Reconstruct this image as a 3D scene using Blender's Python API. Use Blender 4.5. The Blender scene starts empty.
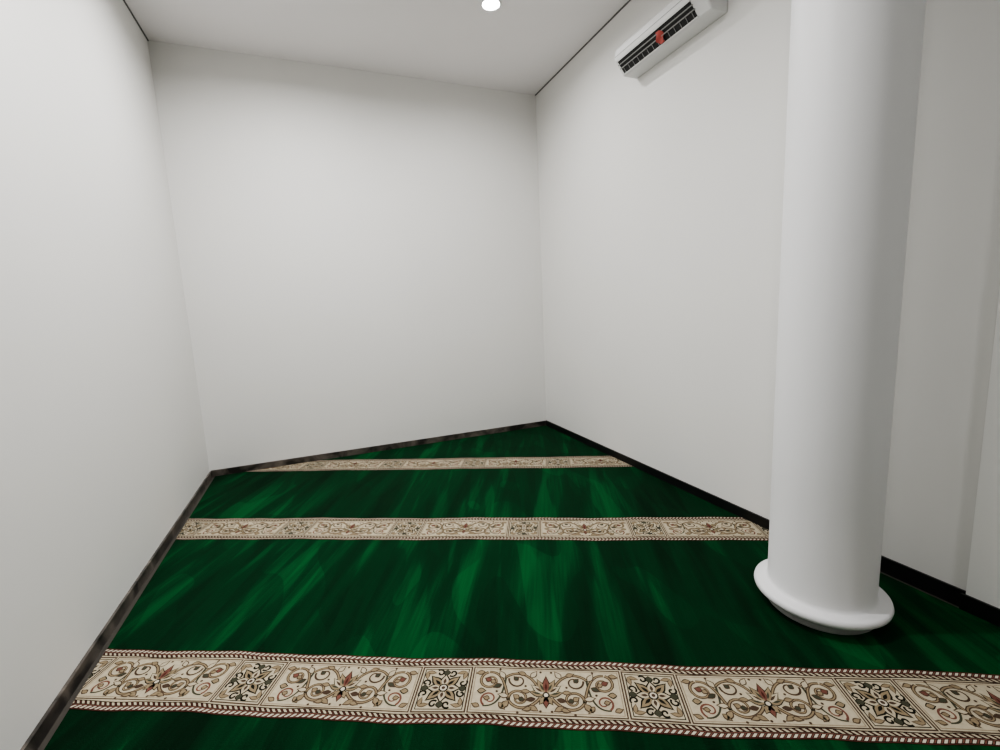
import bpy, bmesh, math, random
from mathutils import Matrix, Vector
random.seed(4)
sc=bpy.context.scene
try:
    sc.view_settings.view_transform='AgX'
    sc.view_settings.look='AgX - Medium High Contrast'
    sc.view_settings.exposure=-0.03
except Exception: pass

# ---------------------------------------------------------------- helpers
def s2l(c):
    return tuple(((x/255)/12.92 if x/255<=0.04045 else ((x/255+0.055)/1.055)**2.4) for x in c)+(1,)
def newmat(name):
    m=bpy.data.materials.new(name); m.use_nodes=True
    nt=m.node_tree; b=nt.nodes['Principled BSDF']
    return m,nt,b
def paint(name,rgb,rough=0.6,bump=0.05,scale=180,var=0.02,spec=0.3):
    m,nt,b=newmat(name)
    b.inputs['Roughness'].default_value=rough
    b.inputs['Specular IOR Level'].default_value=spec
    tc=nt.nodes.new('ShaderNodeTexCoord')
    n=nt.nodes.new('ShaderNodeTexNoise'); n.inputs['Scale'].default_value=1.3; n.inputs['Detail'].default_value=4
    nt.links.new(tc.outputs['Object'],n.inputs['Vector'])
    r=nt.nodes.new('ShaderNodeValToRGB')
    c=s2l(rgb)
    r.color_ramp.elements[0].position=0.3; r.color_ramp.elements[1].position=0.7
    r.color_ramp.elements[0].color=tuple(x*(1-var) for x in c[:3])+(1,)
    r.color_ramp.elements[1].color=c
    nt.links.new(n.outputs['Fac'],r.inputs['Fac']); nt.links.new(r.outputs['Color'],b.inputs['Base Color'])
    if bump>0:
        n2=nt.nodes.new('ShaderNodeTexNoise'); n2.inputs['Scale'].default_value=scale; n2.inputs['Detail'].default_value=3
        nt.links.new(tc.outputs['Object'],n2.inputs['Vector'])
        bp=nt.nodes.new('ShaderNodeBump'); bp.inputs['Strength'].default_value=bump; bp.inputs['Distance'].default_value=0.002
        nt.links.new(n2.outputs['Fac'],bp.inputs['Height']); nt.links.new(bp.outputs['Normal'],b.inputs['Normal'])
    return m
def mesh_obj(name,verts,faces,mats=(),mi=None,smooth=False,parent=None):
    me=bpy.data.meshes.new(name); me.from_pydata(verts,[],faces); me.update()
    for m in mats: me.materials.append(m)
    if mi:
        for p,i in zip(me.polygons,mi): p.material_index=i
    if smooth:
        for p in me.polygons: p.use_smooth=True
    o=bpy.data.objects.new(name,me); sc.collection.objects.link(o)
    if parent: o.parent=parent
    return o
def box(name,a,b,mat,parent=None,bevel=0):
    x0,y0,z0=a;x1,y1,z1=b
    v=[(x0,y0,z0),(x1,y0,z0),(x1,y1,z0),(x0,y1,z0),(x0,y0,z1),(x1,y0,z1),(x1,y1,z1),(x0,y1,z1)]
    f=[(0,3,2,1),(4,5,6,7),(0,1,5,4),(1,2,6,5),(2,3,7,6),(3,0,4,7)]
    o=mesh_obj(name,v,f,[mat],parent=parent)
    if bevel:
        md=o.modifiers.new('bev','BEVEL'); md.width=bevel; md.segments=3
    return o
def empty(name,loc=(0,0,0)):
    e=bpy.data.objects.new(name,None); e.location=loc; sc.collection.objects.link(e); return e
def lathe(name,prof,center,mats,mi=None,seg=96,parent=None,sharp=40):
    v=[];f=[];m=[]
    cx,cy,cz=center
    for r,z in prof:
        for i in range(seg):
            a=2*math.pi*i/seg; v.append((cx+r*math.cos(a),cy+r*math.sin(a),cz+z))
    for k in range(len(prof)-1):
        for i in range(seg):
            j=(i+1)%seg
            f.append((k*seg+i,k*seg+j,(k+1)*seg+j,(k+1)*seg+i)); m.append(mi[k] if mi else 0)
    o=mesh_obj(name,v,f,mats,m,smooth=True,parent=parent)
    try:
        o.data.set_sharp_from_angle(angle=math.radians(sharp))
    except Exception: pass
    return o

# ---------------------------------------------------------------- room dims
XL=-1.021; XR=2.41; XR2=2.53; YB=4.68; YF=-2.6; ZC=3.634; T=0.12
wallm=paint('wall_paint',(226,225,222),0.6)
ceilm=paint('ceiling_paint',(238,235,235),0.7)
colm=paint('column_paint',(226,226,227),0.45)
plinthm=paint('plinth_plaster',(160,160,158),0.8,0.8,60,0.25)
pilm=paint('pilaster_lit_tone',(248,248,246),0.5)  # wall paint lightened; brighter light on this stretch is put into the colour

bm_,nt,b=newmat('dark_marble')
tc=nt.nodes.new('ShaderNodeTexCoord'); n=nt.nodes.new('ShaderNodeTexNoise'); n.inputs['Scale'].default_value=5; n.inputs['Detail'].default_value=8; n.inputs['Distortion'].default_value=1.5
r=nt.nodes.new('ShaderNodeValToRGB')
r.color_ramp.elements[0].position=0.38; r.color_ramp.elements[0].color=s2l((36,34,32))
r.color_ramp.elements[1].position=0.72; r.color_ramp.elements[1].color=s2l((118,110,102))
nt.links.new(tc.outputs['Object'],n.inputs['Vector']); nt.links.new(n.outputs['Fac'],r.inputs['Fac']); nt.links.new(r.outputs['Color'],b.inputs['Base Color'])
b.inputs['Roughness'].default_value=0.35
basem=bm_
basedark=paint('black_granite',(26,27,27),0.4,0.0,var=0.4)
tilem=paint('floor_tile',(76,72,67),0.3,0.0,var=0.3)
gapm=paint('shadow_gap',(100,100,100),0.8,0.0)

box('floor',(XL-T,YF-T,-0.1),(XR2+T,YB+T,0.0),tilem)
box('ceiling',(XL-T,YF-T,ZC),(XR2+T,YB+T,ZC+0.1),ceilm)
box('wall_left',(XL-T,YF-T,0),(XL,YB+T,ZC),wallm)
box('wall_back',(XL,YB,0),(XR2+T,YB+T,ZC),wallm)
box('wall_front',(XL,YF-T,0),(XR2+T,YF,ZC),wallm)
YS=1.5
v=[(XR,YB,0),(XR,YS,0),(XR2,YS,0),(XR2,YF,0),(XR2+T,YF,0),(XR2+T,YB,0)]
v2=[(x,y,ZC) for x,y,_ in v]; nn=len(v)
f=[tuple(range(nn))[::-1],tuple(range(nn,2*nn))]+[(i,(i+1)%nn,(i+1)%nn+nn,i+nn) for i in range(nn)]
mesh_obj('wall_right',v+v2,f,[wallm])
box('trim_pilaster',(XR2-0.03,YF,0),(XR2,0.95,ZC),pilm)
BH=0.07
box('baseboard_left',(XL,YF,0),(XL+0.012,YB,BH-0.012),basem)
box('baseboard_back',(XL+0.012,YB-0.012,0),(XR,YB,BH-0.005),basem)
e=empty('baseboard_right')
box('run_a',(XR-0.012,YS,0),(XR,YB-0.012,BH),basedark,e)
box('run_b',(XR2-0.012,0.95,0),(XR2,YS,BH+0.01),basedark,e)
box('run_c',(XR2-0.042,YF,0),(XR2-0.03,0.962,BH+0.01),basedark,e)
e=empty('trim_shadow_gap')
box('gap_left',(XL,YF,ZC-0.009),(XL+0.008,YB,ZC),gapm,e)
box('gap_right',(XR-0.008,YS,ZC-0.009),(XR,YB,ZC),gapm,e)

# ---------------------------------------------------------------- column
prof=[(0.0,0.0),(0.200,0.0),(0.206,0.006),(0.208,0.050),(0.214,0.054),(0.246,0.057),(0.254,0.064),(0.257,0.075),(0.254,0.086),(0.247,0.092),(0.213,0.095),(0.206,0.100),(0.202,0.113)]
H_=ZC-0.010
prof+=[(0.202,0.113+(H_-0.113)*k/8) for k in range(1,9)]
lathe('column',prof,(1.986,1.236,0.010),[colm,plinthm],mi=[1,1,1]+[0]*30,seg=128)

# ---------------------------------------------------------------- carpet
ANG=math.atan2(-1.303,2.541)
tv=Vector((math.cos(ANG),math.sin(ANG),0)); nv=Vector((-math.sin(ANG),math.cos(ANG),0))
PITCH=1.24; S0=1.476
CX0,CX1,CX1b,CY0,CY1=XL+0.040,XR-0.014,XR2-0.044,YF+0.03,YB-0.02

cm,nt,b=newmat('green_pile')
N=nt.nodes; L=nt.links
geo=N.new('ShaderNodeTexCoord')
mp=N.new('ShaderNodeMapping'); mp.vector_type='TEXTURE'; mp.inputs['Rotation'].default_value=(0,0,ANG)
L.new(geo.outputs['Object'],mp.inputs['Vector'])
sep=N.new('ShaderNodeSeparateXYZ'); L.new(mp.outputs['Vector'],sep.inputs['Vector'])
def math_(op,a,bb=None):
    m=N.new('ShaderNodeMath'); m.operation=op
    for i,q in enumerate((a,bb)):
        if q is None: continue
        if isinstance(q,(int,float)): m.inputs[i].default_value=q
        else: L.new(q,m.inputs[i])
    return m.outputs[0]
row=math_('FLOOR',math_('DIVIDE',math_('SUBTRACT',sep.outputs['Y'],S0),PITCH))
rs=math_('MULTIPLY',row,7.3)
def streak(sx,sy,off,detail,dist,rough=0.5,shear=0.0):
    c=N.new('ShaderNodeCombineXYZ')
    xx=math_('ADD',sep.outputs['X'],math_('MULTIPLY',sep.outputs['Y'],shear))
    L.new(math_('MULTIPLY',xx,sx),c.inputs[0])
    L.new(math_('MULTIPLY',sep.outputs['Y'],sy),c.inputs[1])
    L.new(math_('ADD',rs,off),c.inputs[2])
    n=N.new('ShaderNodeTexNoise'); n.inputs['Scale'].default_value=1; n.inputs['Detail'].default_value=detail
    n.inputs['Distortion'].default_value=dist; n.inputs['Roughness'].default_value=rough
    L.new(c.outputs[0],n.inputs['Vector']); return n.outputs['Fac']
def ramp(src,p0,p1):
    r=N.new('ShaderNodeMapRange'); r.inputs['From Min'].default_value=p0; r.inputs['From Max'].default_value=p1
    r.interpolation_type='SMOOTHSTEP'
    L.new(src,r.inputs['Value']); return r.outputs['Result']
a1=ramp(streak(6.0,0.45,3,1.5,0.05,0.5,shear=-0.06),0.45,0.57)
a2=ramp(streak(10.0,0.8,31,1.5,0.05,0.5,shear=0.08),0.49,0.56)
a3=ramp(streak(1.0,0.6,77,1,0.2),0.32,0.68)
a4=streak(80,3,11,2,0.1)
a5=ramp(streak(3.2,1.5,131,1,0.05,0.5,shear=0.25),0.53,0.54)
mix=math_('ADD',math_('MULTIPLY',a1,0.22),math_('MULTIPLY',a2,0.13))
mix=math_('ADD',mix,math_('MULTIPLY',a3,0.20))
mix=math_('ADD',mix,math_('MULTIPLY',a4,0.28))
mix=math_('ADD',mix,math_('MULTIPLY',a5,0.10))
cr=N.new('ShaderNodeValToRGB'); els=cr.color_ramp.elements
els[0].position=0.12; els[0].color=s2l((4,28,14))
els[1].position=0.92; els[1].color=s2l((22,84,42))
m1=els.new(0.5); m1.color=s2l((7,46,23))
L.new(mix,cr.inputs['Fac']); L.new(cr.outputs['Color'],b.inputs['Base Color'])
b.inputs['Roughness'].default_value=0.9; b.inputs['Specular IOR Level'].default_value=0.05
b.inputs['Sheen Weight'].default_value=0.05; b.inputs['Sheen Roughness'].default_value=0.4
b.inputs['Sheen Tint'].default_value=(0.3,0.8,0.5,1)
fn=N.new('ShaderNodeTexNoise'); fn.inputs['Scale'].default_value=260; L.new(geo.outputs['Object'],fn.inputs['Vector'])
bp=N.new('ShaderNodeBump'); bp.inputs['Strength'].default_value=0.35; bp.inputs['Distance'].default_value=0.003
L.new(fn.outputs['Fac'],bp.inputs['Height']); L.new(bp.outputs['Normal'],b.inputs['Normal'])

def yarn(name,rgb,var=0.18):
    m=paint(name,rgb,0.95,0.5,500,var,0.05)
    m.node_tree.nodes['Noise Texture'].inputs['Scale'].default_value=60
    return m
Y={ 'cream':yarn('yarn_cream',(186,175,152)),'brown':yarn('yarn_brown',(78,63,52)),'rose':yarn('yarn_rose',(114,76,66)),
    'olive':yarn('yarn_olive',(70,70,57)),'tan':yarn('yarn_tan',(142,126,101)),'maroon':yarn('yarn_maroon',(78,44,38)),
    'dark':yarn('yarn_dark',(36,34,28)),'white':yarn('yarn_white',(204,195,177))}
YK=list(Y.keys())
e_carpet=empty('prayer_carpet')
def clip(o):
    bm=bmesh.new(); bm.from_mesh(o.data)
    for co,no in (((CX0,0,0),(-1,0,0)),((CX1b,0,0),(1,0,0)),((0,CY0,0),(0,-1,0)),((0,CY1,0),(0,1,0))):
        bmesh.ops.bisect_plane(bm,geom=bm.verts[:]+bm.edges[:]+bm.faces[:],plane_co=co,plane_no=no,clear_outer=True)
    bmesh.ops.bisect_plane(bm,geom=bm.verts[:]+bm.edges[:]+bm.faces[:],plane_co=(CX1,0,0),plane_no=(1,0,0))
    bmesh.ops.bisect_plane(bm,geom=bm.verts[:]+bm.edges[:]+bm.faces[:],plane_co=(0,YS-0.03,0),plane_no=(0,1,0))
    kill=[f for f in bm.faces if f.calc_center_median().x>CX1 and f.calc_center_median().y>YS-0.03]
    bmesh.ops.delete(bm,geom=kill,context='FACES')
    bm.to_mesh(o.data); bm.free()
pts=[(CX0,CY0),(CX1b,CY0),(CX1b,YS-0.03),(CX1,YS-0.03),(CX1,CY1),(CX0,CY1)]
n_=len(pts)
vs=[(x,y,0.001) for x,y in pts]+[(x,y,0.010) for x,y in pts]
fs=[tuple(range(n_,2*n_))]+[(i,(i+1)%n_,(i+1)%n_+n_,i+n_) for i in range(n_)]
mesh_obj('pile',vs,fs,[cm],parent=e_carpet)

class Pat:
    def __init__(s): s.v=[];s.f=[];s.m=[]
    def poly(s,pts,mat,z):
        k=len(s.v); s.v+=[(x,y,z) for x,y in pts]; s.f.append(tuple(range(k,k+len(pts)))); s.m.append(YK.index(mat))
    def ribbon(s,pts,w,mat,z):
        n=len(pts); k=len(s.v)
        for i,(x,y) in enumerate(pts):
            x0,y0=pts[max(i-1,0)];x1,y1=pts[min(i+1,n-1)]
            dx,dy=x1-x0,y1-y0; l=math.hypot(dx,dy) or 1
            ww=w(i/(n-1)) if callable(w) else w
            s.v.append((x-dy/l*ww/2,y+dx/l*ww/2,z)); s.v.append((x+dy/l*ww/2,y-dx/l*ww/2,z))
        for i in range(n-1):
            s.f.append((k+2*i,k+2*i+1,k+2*i+3,k+2*i+2)); s.m.append(YK.index(mat))
    def rect(s,x0,y0,x1,y1,mat,z): s.poly([(x0,y0),(x1,y0),(x1,y1),(x0,y1)],mat,z)
    def frame(s,x0,y0,x1,y1,w,mat,z):
        s.rect(x0,y0,x1,y0+w,mat,z);s.rect(x0,y1-w,x1,y1,mat,z);s.rect(x0,y0+w,x0+w,y1-w,mat,z);s.rect(x1-w,y0+w,x1,y1-w,mat,z)
    def leaf(s,cx,cy,l,w,ang,mat,z=3,out='brown',o=0.0022):
        def shape(l,w,off):
            P=[]
            for i in range(14):
                t=i/14*2*math.pi
                u=(1-math.cos(t))/2; q=math.sin(t)*math.sin(math.pi*min(1,u**0.75))*0.5*w*1.1
                x=u*l-off; y=q
                P.append((cx+x*math.cos(ang)-y*math.sin(ang),cy+x*math.sin(ang)+y*math.cos(ang)))
            return P
        if out: s.poly(shape(l+2.4*o,w+2*o,o),out,z)
        s.poly(shape(l,w,0),mat,z+1)
    def disc(s,cx,cy,r,mat,z,n=14): s.poly([(cx+r*math.cos(2*math.pi*i/n),cy+r*math.sin(2*math.pi*i/n)) for i in range(n)],mat,z)
def spiral(cx,cy,r0,r1,a0,turns,n=22):
    return [(cx+(r0+(r1-r0)*i/n)*math.cos(a0+turns*2*math.pi*i/n),cy+(r0+(r1-r0)*i/n)*math.sin(a0+turns*2*math.pi*i/n)) for i in range(n+1)]
def bez(p0,p1,p2,p3,n=14):
    R=[]
    for i in range(n+1):
        t=i/n;u=1-t
        R.append(tuple(u**3*p0[k]+3*u*u*t*p1[k]+3*u*t*t*p2[k]+t**3*p3[k] for k in (0,1)))
    return R
FH=0.103
SQ=0.098
PER=0.761
def period(P,a):
    P.frame(a-SQ,-FH,a+SQ,FH,0.006,'brown',2)
    P.frame(a-SQ+0.012,-FH+0.012,a+SQ-0.012,FH-0.012,0.0035,'dark',2.5)
    for k in range(8):
        g=k*math.pi/4
        l=0.064 if k%2 else 0.05
        P.leaf(a+0.010*math.cos(g),0.010*math.sin(g),l,0.026,g,'tan' if k%2 else 'cream',3,'dark',0.006)
        P.leaf(a+0.018*math.cos(g),0.018*math.sin(g),l*0.55,0.011,g,'dark' if k%2 else 'brown',5,None)
    for k in range(4):
        g=math.pi/4+k*math.pi/2
        for sg in (-1,1):
            px,py=math.cos(g+sg*0.45)*0.074,math.sin(g+sg*0.45)*0.074
            P.ribbon(spiral(a+px,py,0.017,0.004,g+math.pi*(1 if sg>0 else 0),0.95*sg,14),0.0075,'dark',3)
        for sg in (-0.6,0.6):
            P.leaf(a+math.cos(g)*0.108,math.sin(g)*0.108,0.036,0.012,g+math.pi+sg,'tan',3,'brown',0.003)
        g2=k*math.pi/2
        P.leaf(a+math.cos(g2)*0.084,math.sin(g2)*0.084,0.028,0.022,g2+math.pi,'olive',3,'dark',0.003)
    P.disc(a,0,0.018,'dark',7);P.disc(a,0,0.013,'white',8);P.disc(a,0,0.007,'brown',9)
    c=a+PER/2; HL=PER/2-SQ-0.004
    P.frame(c-HL,-FH,c+HL,FH,0.005,'brown',2)
    P.frame(c-HL+0.010,-FH+0.010,c+HL-0.010,FH-0.010,0.0025,'tan',2)
    for i in range(-3,4):
        g=math.pi/2+i*0.44
        P.leaf(c+0.008*math.cos(g),-0.02+0.01*math.sin(g),0.078-abs(i)*0.008,0.022,g,('rose','tan','cream','tan')[abs(i)],3+0.1*(3-abs(i)),'dark',0.0034)
        P.leaf(c+0.018*math.cos(g),-0.02+0.022*math.sin(g),0.036,0.008,g,('maroon','olive','brown','olive')[abs(i)],5,None)
    for i in (-1,0,1):
        g=-math.pi/2+i*0.6
        P.leaf(c,-0.022,0.05-abs(i)*0.008,0.019,g,'tan' if i else 'rose',3,'dark',0.003)
    P.disc(c,-0.018,0.013,'dark',6);P.disc(c,-0.018,0.008,'white',7)
    for s in (-1,1):
        def mir(pts): return [(c+s*x,y) for x,y in pts]
        def stem(pts,w0,w1,edge='brown',fill='tan'):
            P.ribbon(mir(pts),lambda t:w0+(w1-w0)*t,edge,3)
            if fill: P.ribbon(mir(pts),lambda t:(w0+(w1-w0)*t)*0.42,fill,4)
        stem(bez((0.02,-0.03),(0.06,-0.085),(0.11,-0.085),(0.135,-0.045)),0.014,0.012)
        stem(spiral(0.098,-0.035,0.039,0.007,-0.25,1.3),0.013,0.006)
        stem(bez((0.03,0.015),(0.055,0.075),(0.11,0.095),(0.15,0.055)),0.012,0.012)
        stem(spiral(0.105,0.045,0.034,0.007,0.2,-1.1),0.008,0.004,'brown',None)
        stem(bez((0.135,-0.045),(0.15,0.01),(0.16,0.08),(0.215,0.075)),0.013,0.011)
        stem(spiral(0.208,0.035,0.041,0.007,1.3,-1.35),0.013,0.006)
        stem(bez((0.15,0.055),(0.155,-0.02),(0.17,-0.08),(0.225,-0.075)),0.008,0.006,'olive',None)
        stem(spiral(0.205,-0.045,0.032,0.006,-1.0,1.2),0.008,0.004,'rose',None)
        def lf(x,y,l,w,g,m,o='brown'):
            P.leaf(c+s*x,y,l,w,g if s>0 else math.pi-g,m,5,o,0.0038)
        lf(0.098,-0.035,0.022,0.016,0.6,'tan'); lf(0.098,-0.035,0.02,0.014,3.4,'olive')
        lf(0.205,0.035,0.024,0.017,0.4,'rose'); lf(0.205,0.035,0.02,0.014,3.6,'tan')
        lf(0.06,-0.065,0.036,0.016,-2.6,'tan'); lf(0.05,-0.072,0.034,0.013,-0.3,'tan')
        lf(0.135,-0.05,0.040,0.018,-0.9,'tan'); lf(0.138,-0.03,0.036,0.016,0.15,'cream')
        lf(0.055,0.06,0.034,0.017,2.2,'cream'); lf(0.075,0.072,0.032,0.014,0.35,'tan')
        lf(0.105,0.045,0.02,0.014,0.8,'olive'); lf(0.155,0.05,0.038,0.017,1.0,'cream')
        lf(0.165,0.02,0.032,0.014,-0.5,'olive'); lf(0.168,-0.06,0.032,0.014,-2.3,'tan')
        lf(0.205,-0.045,0.02,0.014,0.2,'tan'); lf(0.235,0.075,0.03,0.015,-0.2,'tan'); lf(0.238,-0.078,0.028,0.013,0.4,'tan')
        lf(0.25,-0.012,0.028,0.018,math.pi,'tan','dark'); lf(0.06,-0.005,0.032,0.013,0.1,'tan'); lf(0.04,-0.035,0.032,0.013,-0.15,'brown')
        for (x,y) in ((0.02,0.085),(0.075,0.02),(0.02,-0.085),(0.175,0.09),(0.1,-0.092),(0.18,-0.012)):
            P.disc(c+s*x,y,0.005,'brown',3,8)
ZL=0.0112; DZ=0.00022
def band(sc_,phase,idx,seed):
    P=Pat(); a0,a1=-4.2,4.2
    n=int((a1-a0)/0.04)
    def strip(b0,b1,mat,z):
        P.ribbon([(a0+(a1-a0)*i/n,(b0+b1)/2) for i in range(n+1)],abs(b1-b0),mat,z)
    strip(-0.148,0.148,'dark',0)
    strip(-0.108,0.108,'cream',1)
    for s in (-1,1):
        strip(s*0.144,s*0.1475,'maroon',1)
        strip(s*0.1255,s*0.1285,'rose',1)
        strip(s*0.107,s*0.1085,'brown',2)
        k=a0
        while k<a1:
            for b,h,per in ((0.1365,0.012,1),(0.117,0.012,-1)):
                bb=s*b; sk=0.006*per
                P.poly([(k-sk,bb-h/2),(k+0.010-sk,bb-h/2),(k+0.010+sk,bb+h/2),(k+sk,bb+h/2)],'white' if b>0.12 else 'cream',2)
                P.poly([(k+0.0125-sk,bb-h/2),(k+0.018-sk,bb-h/2),(k+0.018+sk,bb+h/2),(k+0.0125+sk,bb+h/2)],'rose' if b>0.12 else 'maroon',2)
            k+=0.021
    k=phase-PER*7
    while k<a1:
        if k>a0: period(P,k)
        k+=PER
    V=[]
    for x,y,z in P.v:
        y2=y+0.004*math.sin(x*5.1+seed)+0.003*math.sin(x*11.7+seed*2.3)+0.0015*math.sin(x*29+seed)
        w=tv*x+nv*(sc_+y2); V.append((w.x,w.y,ZL+z*DZ))
    o=mesh_obj('woven_border_%d'%idx,V,P.f,[Y[k] for k in YK],P.m,parent=e_carpet)
    clip(o)
band(S0-2*PITCH,0.0,0,0.4)
band(S0-PITCH,0.2,1,1.0)
band(S0,-0.41,2,2.1)
band(S0+PITCH,-0.157,3,3.3)
band(S0+2*PITCH,0.10,4,4.7)

# ---------------------------------------------------------------- air conditioner
acw=paint('ac_plastic',(222,222,221),0.35,0.0)
acg=paint('ac_louver_grey',(150,150,148),0.4,0.0)
acd=paint('ac_dark_inside',(46,46,46),0.6,0.0)
acr=paint('red_tag',(176,84,78),0.5,0.0)
ac=empty('air_conditioner')
y0,y1=2.20,3.02
Z0=1.430
def P3(d,up,y): return (XR-d,y,Z0+up)
prof=[(0.0,1.62),(0.118,1.62),(0.126,1.626),(0.198,1.712),(0.203,1.73),(0.200,1.775),(0.188,1.798),(0.15,1.812),(0.0,1.815)]
def prism(name,prof,ya,yb,mat,par,bev=0.006):
    n=len(prof); v=[P3(d,u,ya) for d,u in prof]+[P3(d,u,yb) for d,u in prof]
    f=[tuple(range(n)),tuple(range(n,2*n))[::-1]]+[(i,i+n,(i+1)%n+n,(i+1)%n) for i in range(n)]
    o=mesh_obj(name,v,f,[mat],parent=par)
    bm=bmesh.new();bm.from_mesh(o.data);bmesh.ops.recalc_face_normals(bm,faces=bm.faces);bm.to_mesh(o.data);bm.free()
    if bev:
        md=o.modifiers.new('b','BEVEL'); md.width=bev; md.segments=2; md.limit_method='ANGLE'
    return o
prism('casing',prof,y0,y1,acw,ac,0.01)
dx,dz=0.072,0.086; L_=math.hypot(dx,dz); nx,nz=dz/L_,-dx/L_
def sl(t,off): return (0.126+dx*t+nx*off,1.626+dz*t+nz*off)
prism('outlet_mouth',[sl(0.06,-0.004),sl(0.06,0.001),sl(0.9,0.001),sl(0.9,-0.004)],y0+0.10,y1-0.025,acd,ac,0)
for k,t in enumerate((0.02,0.42,0.66,0.90)):
    prism('louver_%d'%k,[sl(t,-0.002),sl(t,0.010),sl(t+0.06,0.010),sl(t+0.06,-0.002)],y0+0.095,y1-0.02,acg if k in(1,2) else acw,ac,0)
for k in range(14):
    yy=y0+0.12+k*(y1-y0-0.17)/13
    prism('vane_%d'%k,[sl(0.08,0),sl(0.08,0.004),sl(0.40,0.004),sl(0.40,0)],yy,yy+0.003,acg,ac,0)
tg=[];tf=[]
for i in range(7):
    for j in range(5):
        d,u=sl(0.12+0.66*i/6,0.014+0.006*math.sin(i*1.3+j))
        wd=0.034*(1-0.35*abs(i-3)/3)
        tg.append(P3(d,u,y0+0.38+(j-2)/2*wd+0.008*math.sin(i)))
for i in range(6):
    for j in range(4):
        k=i*5+j; tf.append((k,k+1,k+6,k+5))
mesh_obj('tag',tg,tf,[acr],smooth=True,parent=ac)
prism('seam',[(0.2,1.735),(0.2045,1.735),(0.2045,1.738),(0.2,1.738)],y0+0.01,y1-0.01,acg,ac,0)

# ---------------------------------------------------------------- downlights
em,nt,b=newmat('lamp_lens'); b.inputs['Base Color'].default_value=(1,1,1,1)
b.inputs['Emission Color'].default_value=(1,0.99,0.97,1); b.inputs['Emission Strength'].default_value=40
rim=paint('lamp_rim',(235,235,235),0.3,0.0)
def downlight(x,y,power):
    e=empty('downlight',(x,y,ZC))
    r=lathe('rim',[(0.062,-0.004),(0.066,-0.010),(0.072,-0.010),(0.076,-0.004),(0.076,0.0)],(0,0,0),[rim],seg=48,parent=e)
    l=lathe('lens',[(0.0,-0.005),(0.062,-0.005)],(0,0,0),[em],seg=48,parent=e)
    ld=bpy.data.lights.new('lamp','AREA'); ld.shape='DISK'; ld.size=0.12; ld.energy=power; ld.color=(1,0.99,0.985)
    ld.spread=math.radians(165)
    lo=bpy.data.objects.new('lamp',ld); lo.location=(0,0,-0.014); lo.parent=e; sc.collection.objects.link(lo)
for x,y,p in ((1.43,3.45,16),(-0.05,3.4,36),(0.0,1.9,62),(-0.3,-0.4,16)):  # last one is unseen, added to brighten the left wall near the camera
    downlight(x,y,p)

w=bpy.data.worlds.new('w'); sc.world=w; w.use_nodes=True
w.node_tree.nodes['Background'].inputs[0].default_value=(0.8,0.85,0.9,1); w.node_tree.nodes['Background'].inputs[1].default_value=0.3

# ---------------------------------------------------------------- camera
wv=Vector((0.3640,0.9201,-0.145)).normalized()
uv=Vector((0.9264,-0.3737,-0.046)); uv=(uv-wv*uv.dot(wv)).normalized()
up=uv.cross(wv)
M=Matrix((( uv.x,up.x,-wv.x,0),(uv.y,up.y,-wv.y,0),(uv.z,up.z,-wv.z,1.4),(0,0,0,1)))
cd=bpy.data.cameras.new('cam'); cd.sensor_width=36; cd.lens=16.38; cd.clip_start=0.02
co=bpy.data.objects.new('camera',cd); co.matrix_world=M; sc.collection.objects.link(co); sc.camera=co
